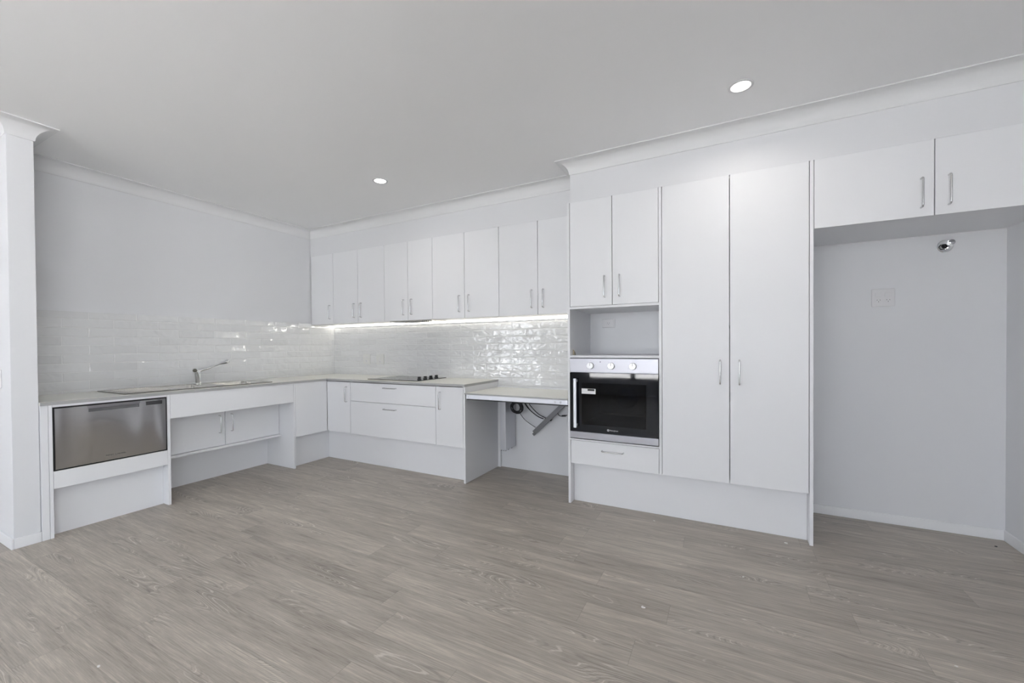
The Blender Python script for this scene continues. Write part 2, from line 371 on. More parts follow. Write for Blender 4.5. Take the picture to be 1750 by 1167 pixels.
# ------------------------------------------------------------ the setting
struct(B(RX0-.2, RX1+.2, RY0-.2, .2, -.12, 0).build('floor', M_floor))
struct(B(RX0-.2, RX1+.2, RY0-.2, .2, ZC, ZC+.12).build('ceiling', M_ceil))
struct(B(-.2, RX1+.2, 0, .15, 0, ZC).build('wall_back', M_wall))
struct(B(-.15, 0, NIB, 0, 0, ZC).build('wall_left', M_wall))
mb = MB(); a, b, z0, z1 = WIN_RIGHT_ADDED
mb.box(RX1, RX1+.12, RY0, a, 0, ZC); mb.box(RX1, RX1+.12, b, 0, 0, ZC); mb.box(RX1, RX1+.12, a, b, z1, ZC)
struct(mb.build('wall_right', M_wall))
struct(B(RX0, .585, NIB-.112, NIB, 0, ZC, bev=.003).build('wall_partition', M_wall))
# rear wall with sliding-door opening, living-room wall with window opening
mb = MB(); a, b, z0, z1 = WIN_REAR
e0, e1 = DOOR_REAR[0], DOOR_REAR[1]
mb.box(RX0-.15, e0, RY0-.12, RY0, 0, ZC); mb.box(e1, a, RY0-.12, RY0, 0, ZC); mb.box(e0, e1, RY0-.12, RY0, DOOR_REAR[3], ZC); mb.box(b, RX1+.15, RY0-.12, RY0, 0, ZC); mb.box(a, b, RY0-.12, RY0, z1, ZC); mb.box(a, b, RY0-.12, RY0, 0, z0)
struct(mb.build('wall_rear', M_wall))
mb = MB(); a, b, z0, z1 = WIN_LIV
mb.box(RX0-.12, RX0, RY0, a, 0, ZC); mb.box(RX0-.12, RX0, b, NIB, 0, ZC); mb.box(RX0-.12, RX0, a, b, z1, ZC)
struct(mb.build('wall_living', M_wall))
def slider(name, horizontal, a, b, z1, at, n, sg=-1, zb=0):
    root = bpy.data.objects.new(name, None); COL.objects.link(root); root['kind'] = 'structure'
    mb = MB(); gl = MB()
    def bx(m_, l0, l1, t0, t1, h0, h1):
        if horizontal: m_.box(l0, l1, at-t1, at-t0, h0, h1)
        else: m_.box(at+sg*t1, at+sg*t0, l0, l1, h0, h1)
    bx(mb, a, b, .02, .1, zb, zb+.045); bx(mb, a, b, .02, .1, z1-.05, z1)
    wd = (b-a)/n
    for i in range(n):
        l0, l1 = a+i*wd, a+(i+1)*wd
        bx(mb, l0, l0+.05, .03, .08, zb+.045, z1-.05); bx(mb, l1-.05, l1, .03, .08, zb+.045, z1-.05)
        bx(gl, l0+.05, l1-.05, .05, .056, zb+.045, z1-.05)
    mb.build('window_frame', M_frame, root); gl.build('glass_pane', M_wglass, root)
slider('window_1', True, WIN_REAR[0], WIN_REAR[1], WIN_REAR[3], RY0, 4, -1, WIN_REAR[2])
slider('door_1', True, DOOR_REAR[0], DOOR_REAR[1], DOOR_REAR[3], RY0, 1)
slider('window_3', False, WIN_LIV[0], WIN_LIV[1], WIN_LIV[3], RX0, 2)
slider('window_added', False, WIN_RIGHT_ADDED[0], WIN_RIGHT_ADDED[1], WIN_RIGHT_ADDED[3], RX1, 2, 1)  # out-of-view window, added to brighten the sink side
# bulkheads above the cupboards
struct(B(0.0, 3.29, -U+.004, 0, ZT+.0015, ZC).build('trim_bulkhead_upper', M_wall))
struct(B(3.286, RX1, -T+.004, 0, ZT+.0015, ZC).build('trim_bulkhead_tall', M_wall))
# cove cornices
CD = .09; prof = [(0, 0), (CD, 0), (CD, .004)]
for i in range(0, 9):
    an = i/8*PI/2; prof.append((.006 + (CD-.006)*(1-math.sin(an)), .006 + (CD-.010)*(1-math.cos(an))))
prof += [(.004, CD-.001), (0, CD)]
yb, yt = -U+.004, -T+.004; xt = 3.286
struct(MB().sweep(prof, [((0, NIB), (1, 0)), ((0, yb), (1, -1)), ((xt, yb), (-1, -1)), ((xt, yt), (-1, -1)), ((RX1, yt), (-1, -1)), ((RX1, RY0), (-1, 0))]).build('trim_cornice_kitchen', M_cornice, smooth=30))
yn = NIB-.112; xn = .585
struct(MB().sweep(prof, [((RX0, yn), (0, -1)), ((xn, yn), (1, -1)), ((xn, NIB), (1, 1)), ((0.09, NIB), (0, 1))]).build('trim_cornice_partition', M_cornice, smooth=30))
# skirtings
SH, ST = .062, .012
def skirt(name, polys):
    mb = MB()
    for (x0, x1, y0, y1, ax) in polys: mb.box(x0, x1, y0, y1, 0, SH, bev=.003)
    return struct(mb.build(name, M_trim))
skirt('baseboard_back', [(4.7605, RX1, -ST, 0, 0)])
skirt('baseboard_right', [(RX1-ST, RX1, RY0, WIN_RIGHT_ADDED[0], 0), (RX1-ST, RX1, WIN_RIGHT_ADDED[1], -ST, 0)])
skirt('baseboard_partition', [(RX0, xn+ST, yn-ST, yn, 0), (xn, xn+ST, yn, NIB+.001, 0)])
# outdoors seen only in reflections
struct(B(-14, 18, -22, RY0-.125, -.14, -.05).build('outdoor_paving', M_ground))
struct(B(-14, RX0-.125, RY0-.124, 2, -.14, -.05).build('outdoor_paving', M_ground))
struct(B(RX1+.125, 18, RY0-.124, 2, -.14, -.05).build('outdoor_paving', M_ground))

# ------------------------------------------------------------ splashbacks
TT = 1.463
tag(B(.0095, X0-.0005, -.009, -.0004, .80, 1.4495).build('tiled_splashback', M_tile_b), 'glossy white brick-pattern tiles behind the cooktop, under the wall cupboards', 'splashback')
tag(B(.0004, .009, NIB+.0005, -.0095, BT+.0005, TT).build('tiled_splashback', M_tile_l), 'glossy white brick-pattern tiles on the left wall behind the sink and tap', 'splashback')

# ------------------------------------------------------------ wall cupboards
def wall_cupboard(x0, x1, splits, hs, label):
    t = thing('wall_cupboard', label, 'cupboard', ((x0+x1)/2, 0, ZU), 'white wall cupboards over the back splashback')
    carcass(t, 'y', x0, x1, U-DT-.002, .0, ZU, ZT-.001, shelves=(1.70, 1.96))
    e = [x0]+splits+[x1]
    for i in range(len(e)-1):
        d = door(t, ('y', -U), e[i], e[i+1], ZU-.002, ZT); handle(d, ('y', -U), hs[i], 1.502)
    return t
HO = .053
wall_cupboard(.010, .384, [], [.384-HO], 'single-door white wall cupboard in the left corner against the tiled wall')
wall_cupboard(.384, 1.159, [.773], [.773-HO, .773+HO], 'white two-door wall cupboard next to the corner one, above the two tile sockets')
wall_cupboard(1.159, 1.786, [1.476], [1.476-HO, 1.476+HO], 'narrow white two-door wall cupboard with the rangehood set under it')
wall_cupboard(1.786, 2.525, [2.159], [2.159-HO, 2.159+HO], 'white two-door wall cupboard just right of the rangehood, brightest under the downlight')
wall_cupboard(2.525, X0-.002, [2.901], [2.901-HO, 2.901+HO], 'white two-door wall cupboard touching the tall oven tower')
# rangehood set in the underside
t = thing('rangehood', 'slim rangehood tucked flush under the wall cupboards above the cooktop', 'rangehood', (1.47, -.17, 1.434))
B(1.20, 1.75, -.30, -.05, 1.441, 1.4495, bev=.002).build('hood_body', M_sink, t)
B(1.24, 1.44, -.27, -.09, 1.438, 1.442).build('filter', M_grey, t); B(1.46, 1.56, -.27, -.09, 1.438, 1.442).build('filter', M_grey, t)
for i in range(5): MB().lathe([(0, 0), (.007, 0), (.007, .004), (0, .004)], (1.60+i*.026, -.25, 1.4375), 'z', 12).build('button', M_black, t)
# LED strip
t = thing('led_strip_light', 'long glowing white light strip along the top of the back splashback', 'light', (1.63, -.02, 1.43))
B(.012, X0-.004, -.013, -.0095, 1.424, 1.4485).build('light_channel', M_alu, t)
MB().prism([(-.0135, 1.431), (-.0135, 1.4475), (-.021, 1.4475), (-.021, 1.435)], lambda p, q_: (q_, p[0], p[1]), .013, X0-.005).build('diffuser', M_led, t)

# ------------------------------------------------------------ benches
SY0, SY1, SX0, SX1 = -2.232, -1.135, .045, .508      # sink outline
e_ = .012
mb = MB()
mb.box(.0005, D+.010, NIB, SY0+e_, BZ, BT)
mb.box(.0005, SX0+e_, SY0+e_, SY1-e_, BZ, BT); mb.box(SX1-e_, D+.010, SY0+e_, SY1-e_, BZ, BT)
mb.box(.0005, D+.010, SY1-e_, -.0095, BZ, BT)
mb.box(D+.010, 2.334, -D-.010, -.0095, BZ, BT)
bench = mb.build('benchtop', M_bench)
M_bedge = mat('grey_bench_edge', (.40, .40, .405), .35)
e1_ = MB(); fx_ = D+.010; tk = .0012
e1_.box(fx_, fx_+tk, NIB, -fx_, BZ-.0005, BT-.0005); e1_.box(fx_, 2.334, -fx_-tk, -fx_, BZ-.0005, BT-.0005); e1_.box(2.334, 2.334+tk, -fx_-tk, -.012, BZ-.0005, BT-.0005)
e1_.build('edge_strip', M_bedge, bench)
tag(bench, 'L-shaped pale stone benchtop holding the sink and the cooktop', 'benchtop')

# sink
t = thing('sink', 'stainless steel sink with two bowls and a ribbed drainer on the left', 'sink', (.28, -1.7, BT))
bw = [(-1.870, -1.625, .115, .455), (-1.500, -1.165, .105, .465)]
mb = MB(); zt0, zt1 = BT+.0003, BT+.004
def flange(mb):
    ys = [SY0, -1.870, -1.625, -1.500, -1.165, SY1]
    mb.box(SX0, SX1, SY0, -1.870, zt0, zt1); mb.box(SX0, SX1, -1.625, -1.500, zt0, zt1); mb.box(SX0, SX1, -1.165, SY1, zt0, zt1)
    for (y0, y1, x0, x1) in bw: mb.box(SX0, x0, y0, y1, zt0, zt1); mb.box(x1, SX1, y0, y1, zt0, zt1)
    mb.box(SX0, SX1, SY0, SY0+.006, zt0, zt1+.003); mb.box(SX0, SX1, SY1-.006, SY1, zt0, zt1+.003)
    mb.box(SX0, SX0+.006, SY0+.006, SY1-.006, zt0, zt1+.003); mb.box(SX1-.006, SX1, SY0+.006, SY1-.006, zt0, zt1+.003)
flange(mb); mb.build('sink_rim', M_sink, t)
mb = MB()
for i in range(11): mb.box(.09+i*.036, .104+i*.036, SY0+.05, -1.93, zt1-.001, zt1+.003, bev=.0015)
mb.build('drainer_ribs', M_sink, t)
for (y0, y1, x0, x1) in bw:
    mb = MB(); dp = .15; R = .03
    def loop(ins, z, r):
        pts = []
        for (cx, cy, a0) in ((x1-ins-r, y1-ins-r, 0), (x0+ins+r, y1-ins-r, PI/2), (x0+ins+r, y0+ins+r, PI), (x1-ins-r, y0+ins+r, 3*PI/2)):
            for k in range(6): an = a0 + k*PI/10; pts.append(mb.bm.verts.new((cx+r*math.cos(an), cy+r*math.sin(an), z)))
        return pts
    ls = [loop(-.004, zt1-.001, .008), loop(0, zt1-.002, .03), loop(.004, BT-.02, .04), loop(.010, BT-dp+.03, .05), loop(.03, BT-dp, .05)]
    for A, Bq in zip(ls, ls[1:]):
        n = len(A)
        for i in range(n): mb.bm.faces.new((A[i], A[(i+1) % n], Bq[(i+1) % n], Bq[i]))
    mb.bm.faces.new(ls[-1]); bo = mb.build('bowl', M_sink, t, smooth=35)
    MB().lathe([(0, .002), (.03, .002), (.034, .004), (.042, .003), (.042, 0)], ((x0+x1)/2, (y0+y1)/2, BT-dp), 'z', 24).build('drain', M_chrome, bo, smooth=40)

# tap
tx, ty = .080, -1.560
t = thing('mixer_tap', 'chrome mixer tap with a long paddle lever behind the sink bowls', 'tap', (tx, ty, zt1))
MB().lathe([(0, 0), (.029, 0), (.030, .006), (.0245, .012), (.0225, .05), (.0225, .085), (.024, .10), (.0225, .112), (.012, .118), (0, .119)], (tx, ty, zt1), 'z', 28).build('tap_body', M_chrome, t, smooth=40)
MB().tube([(tx+.004, ty-.003, zt1+.012), (tx+.018, ty-.012, zt1+.045), (tx+.036, ty-.025, zt1+.078), (tx+.060, ty-.042, zt1+.108), (tx+.088, ty-.060, zt1+.128), (tx+.116, ty-.076, zt1+.134), (tx+.132, ty-.085, zt1+.128)], [.0215, .020, .0185, .0178, .0172, .017, .0165], 18).build('spout', M_chrome, t, smooth=50)
lv = MB().tube([(tx, ty+.004, zt1+.112), (tx, ty+.03, zt1+.122), (tx, ty+.09, zt1+.138), (tx, ty+.125, zt1+.150)], [.013, .012, .010, .0065], 14).build('lever', M_chrome, t, smooth=50)
MB().tube([(tx, ty+.120, zt1+.148), (tx, ty+.175, zt1+.170), (tx, ty+.19, zt1+.176), (tx, ty+.225, zt1+.187), (tx, ty+.25, zt1+.195), (tx, ty+.262, zt1+.199), (tx, ty+.268, zt1+.201)], [.006, .0065, .010, .018, .021, .018, .006], 16).build('lever_paddle', M_chrome, lv, smooth=50)

# cooktop
t = thing('cooktop', 'black glass electric cooktop with four knobs, set in the stone benchtop', 'cooktop', (1.40, -.28, BT))
cx0, cx1, cy0, cy1 = 1.105, 1.745, -.520, -.055
B(cx0, cx1, cy0, cy1, BT+.0003, BT+.0065, bev=.002).build('glass_plate', M_cook, t)
M_ring = mat('burner_print', (.09, .09, .095), .3)
for (x, y, r) in ((1.25, -.40, .09), (1.25, -.17, .07), (1.50, -.40, .07), (1.50, -.17, .09)):
    MB().lathe([(r-.002, BT+.0066), (r-.002, BT+.0070), (r, BT+.0070), (r, BT+.0066)], (x, y, 0), 'z', 40).build('burner_ring', M_ring, t)
for y in (-.395, -.305, -.215, -.125):
    MB().lathe([(0, 0), (.021, 0), (.021, .004), (.017, .006), (.0165, .024), (.015, .026), (0, .026)], (1.668, y, BT+.0065), 'z', 24).box(1.664, 1.672, y-.019, y+.019, BT+.028, BT+.034, bev=.001).build('knob', M_black, t, smooth=40)

# ------------------------------------------------------------ left run
t = thing('dishwasher_cabinet', 'raised white cabinet surround under and beside the steel dishwasher drawer', 'cabinet', (D/2, -2.34, 0))
B(.0, D, -2.634, -2.6172, 0, BZ-.0005, bev=.001).build('side_panel', M_cab, t)
B(.08, D, -2.014, -1.996, 0, BZ-.0005, bev=.001).build('side_panel', M_cab, t)
B(.02, D-.001, NIB+.002, -2.6355, 0, BZ-.0005, bev=.001).build('filler_panel', M_cab, t)
B(D-.019, D-.001, -2.616, -2.0152, .306, .4155, bev=.001).build('lower_rail', M_cab, t)
B(D-.019, D-.002, -2.616, -2.0152, .8185, BZ-.0005).build('upper_rail', M_cab, t)
B(.504, .520, -2.616, -2.0152, 0, .42).build('kickboard', M_cab, t)
B(.03, D-.02, -2.616, -2.0152, .402, .4165).build('cabinet_base', M_carc, t)

t = thing('dishwasher', 'single-drawer stainless steel dishwasher at the left end of the benchtop', 'dishwasher', (.3, -2.315, .418))
yA, yB, zA, zB = -2.6155, -2.0155, .4175, .8175
B(.05, D-.028, yA+.004, yB-.004, zA+.001, zB-.001).build('body', M_dark, t)
mb = MB(); fx = D-.004          # black gasket frame round the front
mb.box(D-.03, fx, yA, yA+.006, zA, zB); mb.box(D-.03, fx, yB-.006, yB, zA, zB); mb.box(D-.03, fx, yA, yB, zA, zA+.006); mb.box(D-.03, fx, yA, yB, zB-.007, zB)
mb.build('gasket', M_black, t)
hy0, hy1, hz0, hz1 = -2.450, -2.182, .767, .789
f0_, f1__ = D-.022, D+.001; a0, a1, b0, b1 = yA+.008, yB-.008, zA+.008, zB-.009
mb = MB()
mb.box(f0_, f1__, a0, a1, b0, hz0); mb.box(f0_, f1__, a0, hy0, hz0, b1); mb.box(f0_, f1__, hy1, a1, hz0, b1); mb.box(f0_, f1__, hy0, hy1, hz1, b1)
fr = mb.build('front_panel', M_dw, t)
mb = MB(); 
mb.prism([(f1__, hz1), (f1__+.004, hz1+.001), (f1__+.0045, hz1+.018), (f1__, hz1+.019)], lambda p, q_: (p[0], q_, p[1]), hy0-.004, hy1+.004)
mb.build('handle_grip', M_oven, fr)
B(D-.0275, D-.022, hy0, hy1, hz0-.004, hz1+.004).build('handle_recess', M_grey, fr)
B(f1__-.0005, f1__+.0012, -2.144, -2.046, .771, .798, bev=.0005).build('display', M_disp, fr)
for i in range(4): B(f1__-.0005, f1__+.0008, -2.137+i*.024, -2.125+i*.024, .7615, .7635).build('button', M_oven, fr)
text('brand_lettering', 'FISHER & PAYKEL', .010, (f1__+.0004, -2.314, .458), (PI/2, 0, PI/2), M_text_d, fr, .0003, .106)
# sink cabinet
t = thing('sink_cabinet', 'white open sink bay with deep apron and knee space under the sink', 'cabinet', (D/2, -1.49, 0))
B(D-.018, D, -1.9945, -.9820, .6505, BZ-.0005, bev=.001).build('apron', M_cab, t)
B(.02, D, -.9805, -.9635, 0, BZ-.0005, bev=.001).build('side_panel', M_cab, t)
B(.150, .166, -1.9955, -.981, 0, .304).build('kickboard', M_cab, t)
t = thing('under_sink_cupboard', 'small white two-door cupboard set back in the knee space under the sink', 'cupboard', (.2, -1.49, .304))
DX = .372
mb = MB(); y0_, y1_ = -1.994, -.982
mb.box(.02, DX+.034, y0_, y1_, .304, .322, bev=.001); mb.box(.02, DX-.02, y0_, y0_+.016, .322, .68); mb.box(.02, DX-.02, y1_-.016, y1_, .322, .68); mb.box(.02, .03, y0_+.016, y1_-.016, .322, .68)
mb.build('carcass', M_cab, t)
for (p, q_, h) in ((y0_, -1.488, -1.488-.050), (-1.488, y1_, -1.488+.050)):
    d = door(t, ('x', DX), p, q_, .324, .695); handle(d, ('x', DX), h, .434)
# corner cabinet
t = thing('corner_cabinet', 'plain white blind corner cabinet between the sink bay and the cooktop run', 'cabinet', (.3, -.5, 0))
B(D-.018, D, -.962, -D-.0015, .3065, BZ-.0005, bev=.001).build('blank_panel', M_cab, t)
mb = MB(); mb.box(.02, D-.02, -.962, -.946, .306, BZ-.001); mb.box(.02, D-.02, -.946, -.02, .306, .322); mb.build('carcass', M_carc, t)
B(.504, .520, -.962, -.504, 0, .3055).build('kickboard', M_cab, t)

# ------------------------------------------------------------ back run base
def base(x0, x1, label, kind):
    t = thing({'door': 'base_cabinet', 'drawers': 'drawer_cabinet'}[kind], label, 'cabinet', ((x0+x1)/2, -.3, 0), 'cabinets under the cooktop bench')
    carcass(t, 'y', x0, x1, D-DT-.002, .02, .3065, BZ-.001, top=False)
    return t
t = base(D+.002, .9425, 'narrow white door cabinet in the corner, left of the drawers', 'door')
d = door(t, ('y', -D), D+.002, .9425, .3065, .826); handle(d, ('y', -D), .9425-.048, .622)
t = base(.9425, 2.020, 'wide white two-drawer cabinet below the cooktop', 'drawers')
def drawer(t, face, x0, x1, z0, z1, hz):
    d = door(t, face, x0, x1, z0, z1, 'drawer'); handle(d, face, (x0+x1)/2, hz, True); return d
drawer(t, ('y', -D), .9425, 2.020, .6395, .826, .787); drawer(t, ('y', -D), .9425, 2.020, .3065, .6360, .584)
t = base(2.020, 2.3135, 'narrow white door cabinet right of the drawers, by the lowered bench', 'door')
d = door(t, ('y', -D), 2.020, 2.3135, .3065, .826); handle(d, ('y', -D), 2.020+HO, .622)
tag(B(.5205, 2.3140, -.520, -.504, 0, .3055).build('kickboard', M_cab), 'long white kickboard at floor level under the drawers and cooktop', 'kickboard')
tag(B(2.315, 2.333, -D, -.0095, 0, BZ-.0005, bev=.001).build('end_panel', M_cab), 'tall white board closing the cooktop run beside the lowered bench', 'panel')

# ------------------------------------------------------------ height-adjustable bench
t = thing('adjustable_bench', 'lowered height-adjustable bench section between the cooktop run and the oven tower', 'bench', (2.80, -.3, .215))
ax0, ax1, az = 2.3365, X0-.003, .783
wt_ = B(ax0, ax1, -.612, -.034, az-.012, az).build('worktop', M_bench, t); B(ax0, ax1, -.6132, -.612, az-.0125, az-.0005).build('edge_strip', M_bedge, wt_)
B(ax0, ax1, -.0335, -.0095, az-.012, az+.015, bev=.001).build('upstand', M_edge, t)
mb = MB(); r = .012; poly = []
mb.box(ax0+.012, ax1, -.603, -.583, az-.050, az-.0125, bev=.003); rail = mb.build('front_rail', M_rail, t)
mb = MB(); mb.box(ax0+.02, ax1-.002, -.580, -.035, az-.056, az-.0125); mb.box(ax0+.016, ax1, -.600, -.580, az-.058, az-.0505); mb.build('support_frame', M_black, t)
for x in (3.158, 3.202):
    MB().lathe([(0, 0), (.0085, 0), (.0085, .003), (.0065, .004), (.0065, .002), (0, .002)], (x, -.603, az-.032), 'y', 20).build('button', M_alu, rail, smooth=40)
MB().lathe([(0, 0), (.006, 0), (.006, .0015), (0, .0015)], (ax0+.035, -.603, az-.032), 'y', 16).build('screw', M_alu, rail)
mb = MB(); mb.box(2.466, 2.523, -.215, -.012, .222, .700, bev=.002); 
col = mb.build('lift_column', M_alu, t)
B(2.470, 2.519, -.211, -.016, .700, .726).build('column_head', M_grey, col)
for (x, y) in ((2.472, -.20), (2.516, -.20), (2.516, -.15), (2.516, -.08), (2.495, -.20)): MB().lathe([(0, 0), (.005, 0), (.005, -.006), (.002, -.010), (0, -.010)], (x, y, .222), 'z', 8).build('screw', M_grey, col)
tag(B(2.3345, 2.362, -.022, -.0095, 0, .72).build('wall_batten', M_edge), 'narrow white upright batten on the wall under the lowered bench', 'batten')
# hinged cable tray, hanging at an angle
t = thing('cable_tray', 'slanting dark grey metal cable tray hanging under the lowered bench', 'tray', (2.90, -.05, .39))
p0, p1 = Vector((2.722, -.05, .362)), Vector((3.045, -.05, .675)); ddir = (p1-p0).normalized(); nrm = Vector((-ddir.z, 0, ddir.x))
def barm(l0, l1, w0, w1, y0, y1, mb):
    vs = [mb.bm.verts.new(p0 + ddir*l + nrm*w_ + Vector((0, y, 0))) for l in (l0, l1) for w_ in (w0, w1) for y in (y0, y1)]
    for f in ((0,1,3,2), (4,6,7,5), (0,4,5,1), (2,3,7,6), (0,2,6,4), (1,5,7,3)): mb.bm.faces.new([vs[i] for i in f])
LEN = (p1-p0).length; mb = MB(); barm(.02, LEN, -.020, .020, -.012, .012, mb); barm(0, .03, -.020, .004, -.012, .012, mb); mb.build('tray', M_grey, t)
mb = MB(); barm(LEN-.03, LEN+.02, -.012, .018, -.010, .010, mb); mb.build('hinge', M_black, t)
# cables
t = thing('power_cable', 'coiled black power cable with plugs hanging beside the lift column', 'cable', (2.60, -.1, .55))
def arcp(pts, n=12):
    out = []; P = [Vector(p) for p in pts]; P = [P[0]*2-P[1]] + P + [P[-1]*2-P[-2]]
    for i in range(1, len(P)-2):
        for k in range(n):
            u = k/n; a_, b_, c_, d_ = P[i-1], P[i], P[i+1], P[i+2]
            out.append(.5*((2*b_) + (c_-a_)*u + (2*a_-5*b_+4*c_-d_)*u*u + (-a_+3*b_-3*c_+d_)*u**3))
    out.append(P[-2]); return out
mb = MB(); pts = []
for k in range(0, 8*24+1):
    an = k/24*2*PI; rr = .050 + .010*math.sin(k*.37) + .006*math.sin(k*.11); pts.append((2.595+rr*math.cos(an)+.006*math.sin(k*.05), -.13+.012*math.sin(k*.21), .615+rr*.95*math.sin(an)))
mb.tube(pts, .0048, 8); mb.build('coil', M_rubber, t, smooth=60)
mb = MB(); mb.box(2.60, 2.70, -.17, -.06, .675, .722, bev=.008); mb.build('junction_box', M_black, t)
def cable(pts, r=.0035): MB().tube(arcp(pts), r, 8).build('lead', M_rubber, t, smooth=60)
cable([(2.66, -.12, .67), (2.70, -.09, .60), (2.78, -.06, .53), (2.86, -.05, .505), (2.90, -.045, .50)], .0045)
cable([(2.68, -.10, .69), (2.72, -.08, .62), (2.79, -.06, .55), (2.87, -.04, .512), (2.91, -.04, .508)], .0040)
cable([(2.67, -.11, .66), (2.715, -.09, .59), (2.77, -.06, .535), (2.83, -.05, .512), (2.89, -.05, .503)], .0035)
cable([(2.62, -.13, .57), (2.655, -.09, .50), (2.70, -.06, .455), (2.75, -.05, .425)], .0028)
cable([(2.975, -.05, .62), (2.965, -.04, .575), (2.985, -.04, .548), (3.03, -.04, .550), (3.055, -.04, .560)], .0035)
cable([(3.075, -.04, .572), (3.11, -.05, .585), (3.15, -.06, .62), (3.19, -.08, .68)], .0035)
for (a_, b_, r_) in (((3.005, -.04, .549), (3.04, -.04, .553), .0075), ((3.07, -.04, .569), (3.10, -.045, .580), .0075), ((2.845, -.05, .512), (2.905, -.045, .502), .008)): MB().tube([a_, b_], r_, 10).build('plug', M_black, t, smooth=50)
for (a_, b_, r_) in (((2.835, -.05, .514), (2.843, -.05, .512), .009), ((2.690, -.10, .645), (2.700, -.095, .655), .011), ((3.056, -.04, .561), (3.068, -.04, .567), .004)): MB().tube([a_, b_], r_, 10).build('connector', M_zip, t, smooth=50)

# ------------------------------------------------------------ tall units
XA0, XA1 = 3.2830, 3.9070      # oven bay inside faces
t = thing('oven_tower', 'tall white oven tower with two top doors, open niche and a bottom drawer', 'cabinet', (3.59, -.3, 0), 'tall cupboards on the back wall')
B(X0, X0+.018, -T, -.0005, 0, ZT, bev=.001).build('side_panel', M_cab, t)
B(3.9085, 3.9265, -T+.0005, -.02, .303, ZT, bev=.001).build('side_panel', M_cab, t)
xl, xr = X0+.018, 3.9085
for (yf, yb_, za, zb) in ((-T+.001, -.0705, 1.452, 1.468), (-T+.001, -.02, 1.091, 1.108), (-T+.001, -.02, .478, .4885), (-T+.03, -.02, .303, .319)):
    B(xl, xr, yf, yb_, za, zb).build('shelf', M_cab, t)
B(xl, xr, -.070, -.055, 1.1085, 2.24).build('back_panel', M_cab, t)
xm = 3.5955
for (a_, b_, h) in ((xl+.0015, xm, xm-HO), (xm, xr-.0005, xm+HO)):
    d = door(t, ('y', -T), a_, b_, 1.4705, ZT); handle(d, ('y', -T), h, 1.522)
drawer(t, ('y', -T), xl+.0015, xr-.0005, .3035, .4755, .420)

t = thing('pantry_cupboard', 'full-height white pantry cupboard with two long doors and central handles', 'cupboard', (4.34, -.3, 0), 'tall cupboards on the back wall')
carcass(t, 'y', 3.9275, 4.738, T-DT-.002, .02, .303, ZT-.001, shelves=(.8, 1.3, 1.8))
xm = 4.3295
for (a_, b_, h) in ((3.9275, xm, xm-HO), (xm, 4.738, xm+HO)):
    d = door(t, ('y', -T), a_, b_, .303, ZT); handle(d, ('y', -T), h, .926)
B(4.7395, 4.7575, -T, -.0005, 0, ZT, bev=.001).build('side_panel', M_cab, t)
tag(B(xl+.001, 4.7385, -.529, -.513, 0.0, .302).build('kickboard', M_cab), 'long white kickboard at floor level under the oven tower and pantry', 'kickboard')

t = thing('overhead_cupboard', 'white two-door cupboard high over the empty fridge space', 'cupboard', (5.27, -.3, 1.85))
carcass(t, 'y', 4.7585, RX1-.001, T-DT-.002, .0005, 1.858, ZT-.001, m=M_cab)
xm = 5.2690
for (a_, b_, h) in ((4.7585, xm, xm-HO), (xm, RX1-.001, xm+HO)):
    d = door(t, ('y', -T), a_, b_, 1.8465, ZT); handle(d, ('y', -T), h, 1.889)

# oven
t = thing('wall_oven', 'built-in steel and black glass oven with three round knobs', 'oven', (3.59, -.3, .49))
ox0, ox1, oz0, oz1 = xl+.0025, xr-.0025, .4900, 1.0885
cav0, cav1, cz0, cz1 = 3.375, 3.825, .605, .905
mb = MB(); mb.box(ox0, cav0, -T+.006, -.06, oz0+.002, oz1-.001); mb.box(cav1, ox1, -T+.006, -.06, oz0+.002, oz1-.001)
mb.box(cav0, cav1, -T+.006, -.06, oz0+.002, cz0); mb.box(cav0, cav1, -T+.006, -.06, cz1, oz1-.001); mb.box(cav0, cav1, -.14, -.06, cz0, cz1)
mb.build('body', M_cavity, t)
fan = MB().lathe([(.085, 0), (.085, .006), (.070, .008), (.068, .002), (.03, .004), (0, .006)], (3.60, -.14, .755), 'y', 32).build('fan_cover', M_wire, t, smooth=30)
cp_ = B(ox0, ox1, -T-.012, -T+.006, .984, 1.085, bev=.0015).build('control_panel', M_oven, t)
for x in (3.440, 3.590, 3.739):
    k = MB().lathe([(0, 0), (.025, 0), (.025, .003), (.0245, .004), (.0235, .020), (.022, .022), (0, .022)], (x, -T-.012, 1.034), 'y', 32).build('knob', M_knob, cp_, smooth=40)
    kb = B(x-.0012, x+.0012, -T-.0348, -T-.0335, 1.034, 1.055).build('pointer', M_text_d, cp_)
MB().lathe([(0, 0), (.004, 0), (.004, .001), (0, .001)], (3.511, -T-.012, 1.062), 'y', 12).build('indicator_lamp', M_black, cp_)
for x in (3.440, 3.590, 3.739):
    for k in (-3, -2, -1, 0, 1, 2, 3):
        an = k*PI/4.6; cx_, cz_ = x+.035*math.sin(an), 1.034+.035*math.cos(an); B(cx_-.0015, cx_+.0015, -T-.0124, -T-.0119, cz_-.0012, cz_+.0012).build('dial_mark', M_grey, cp_)
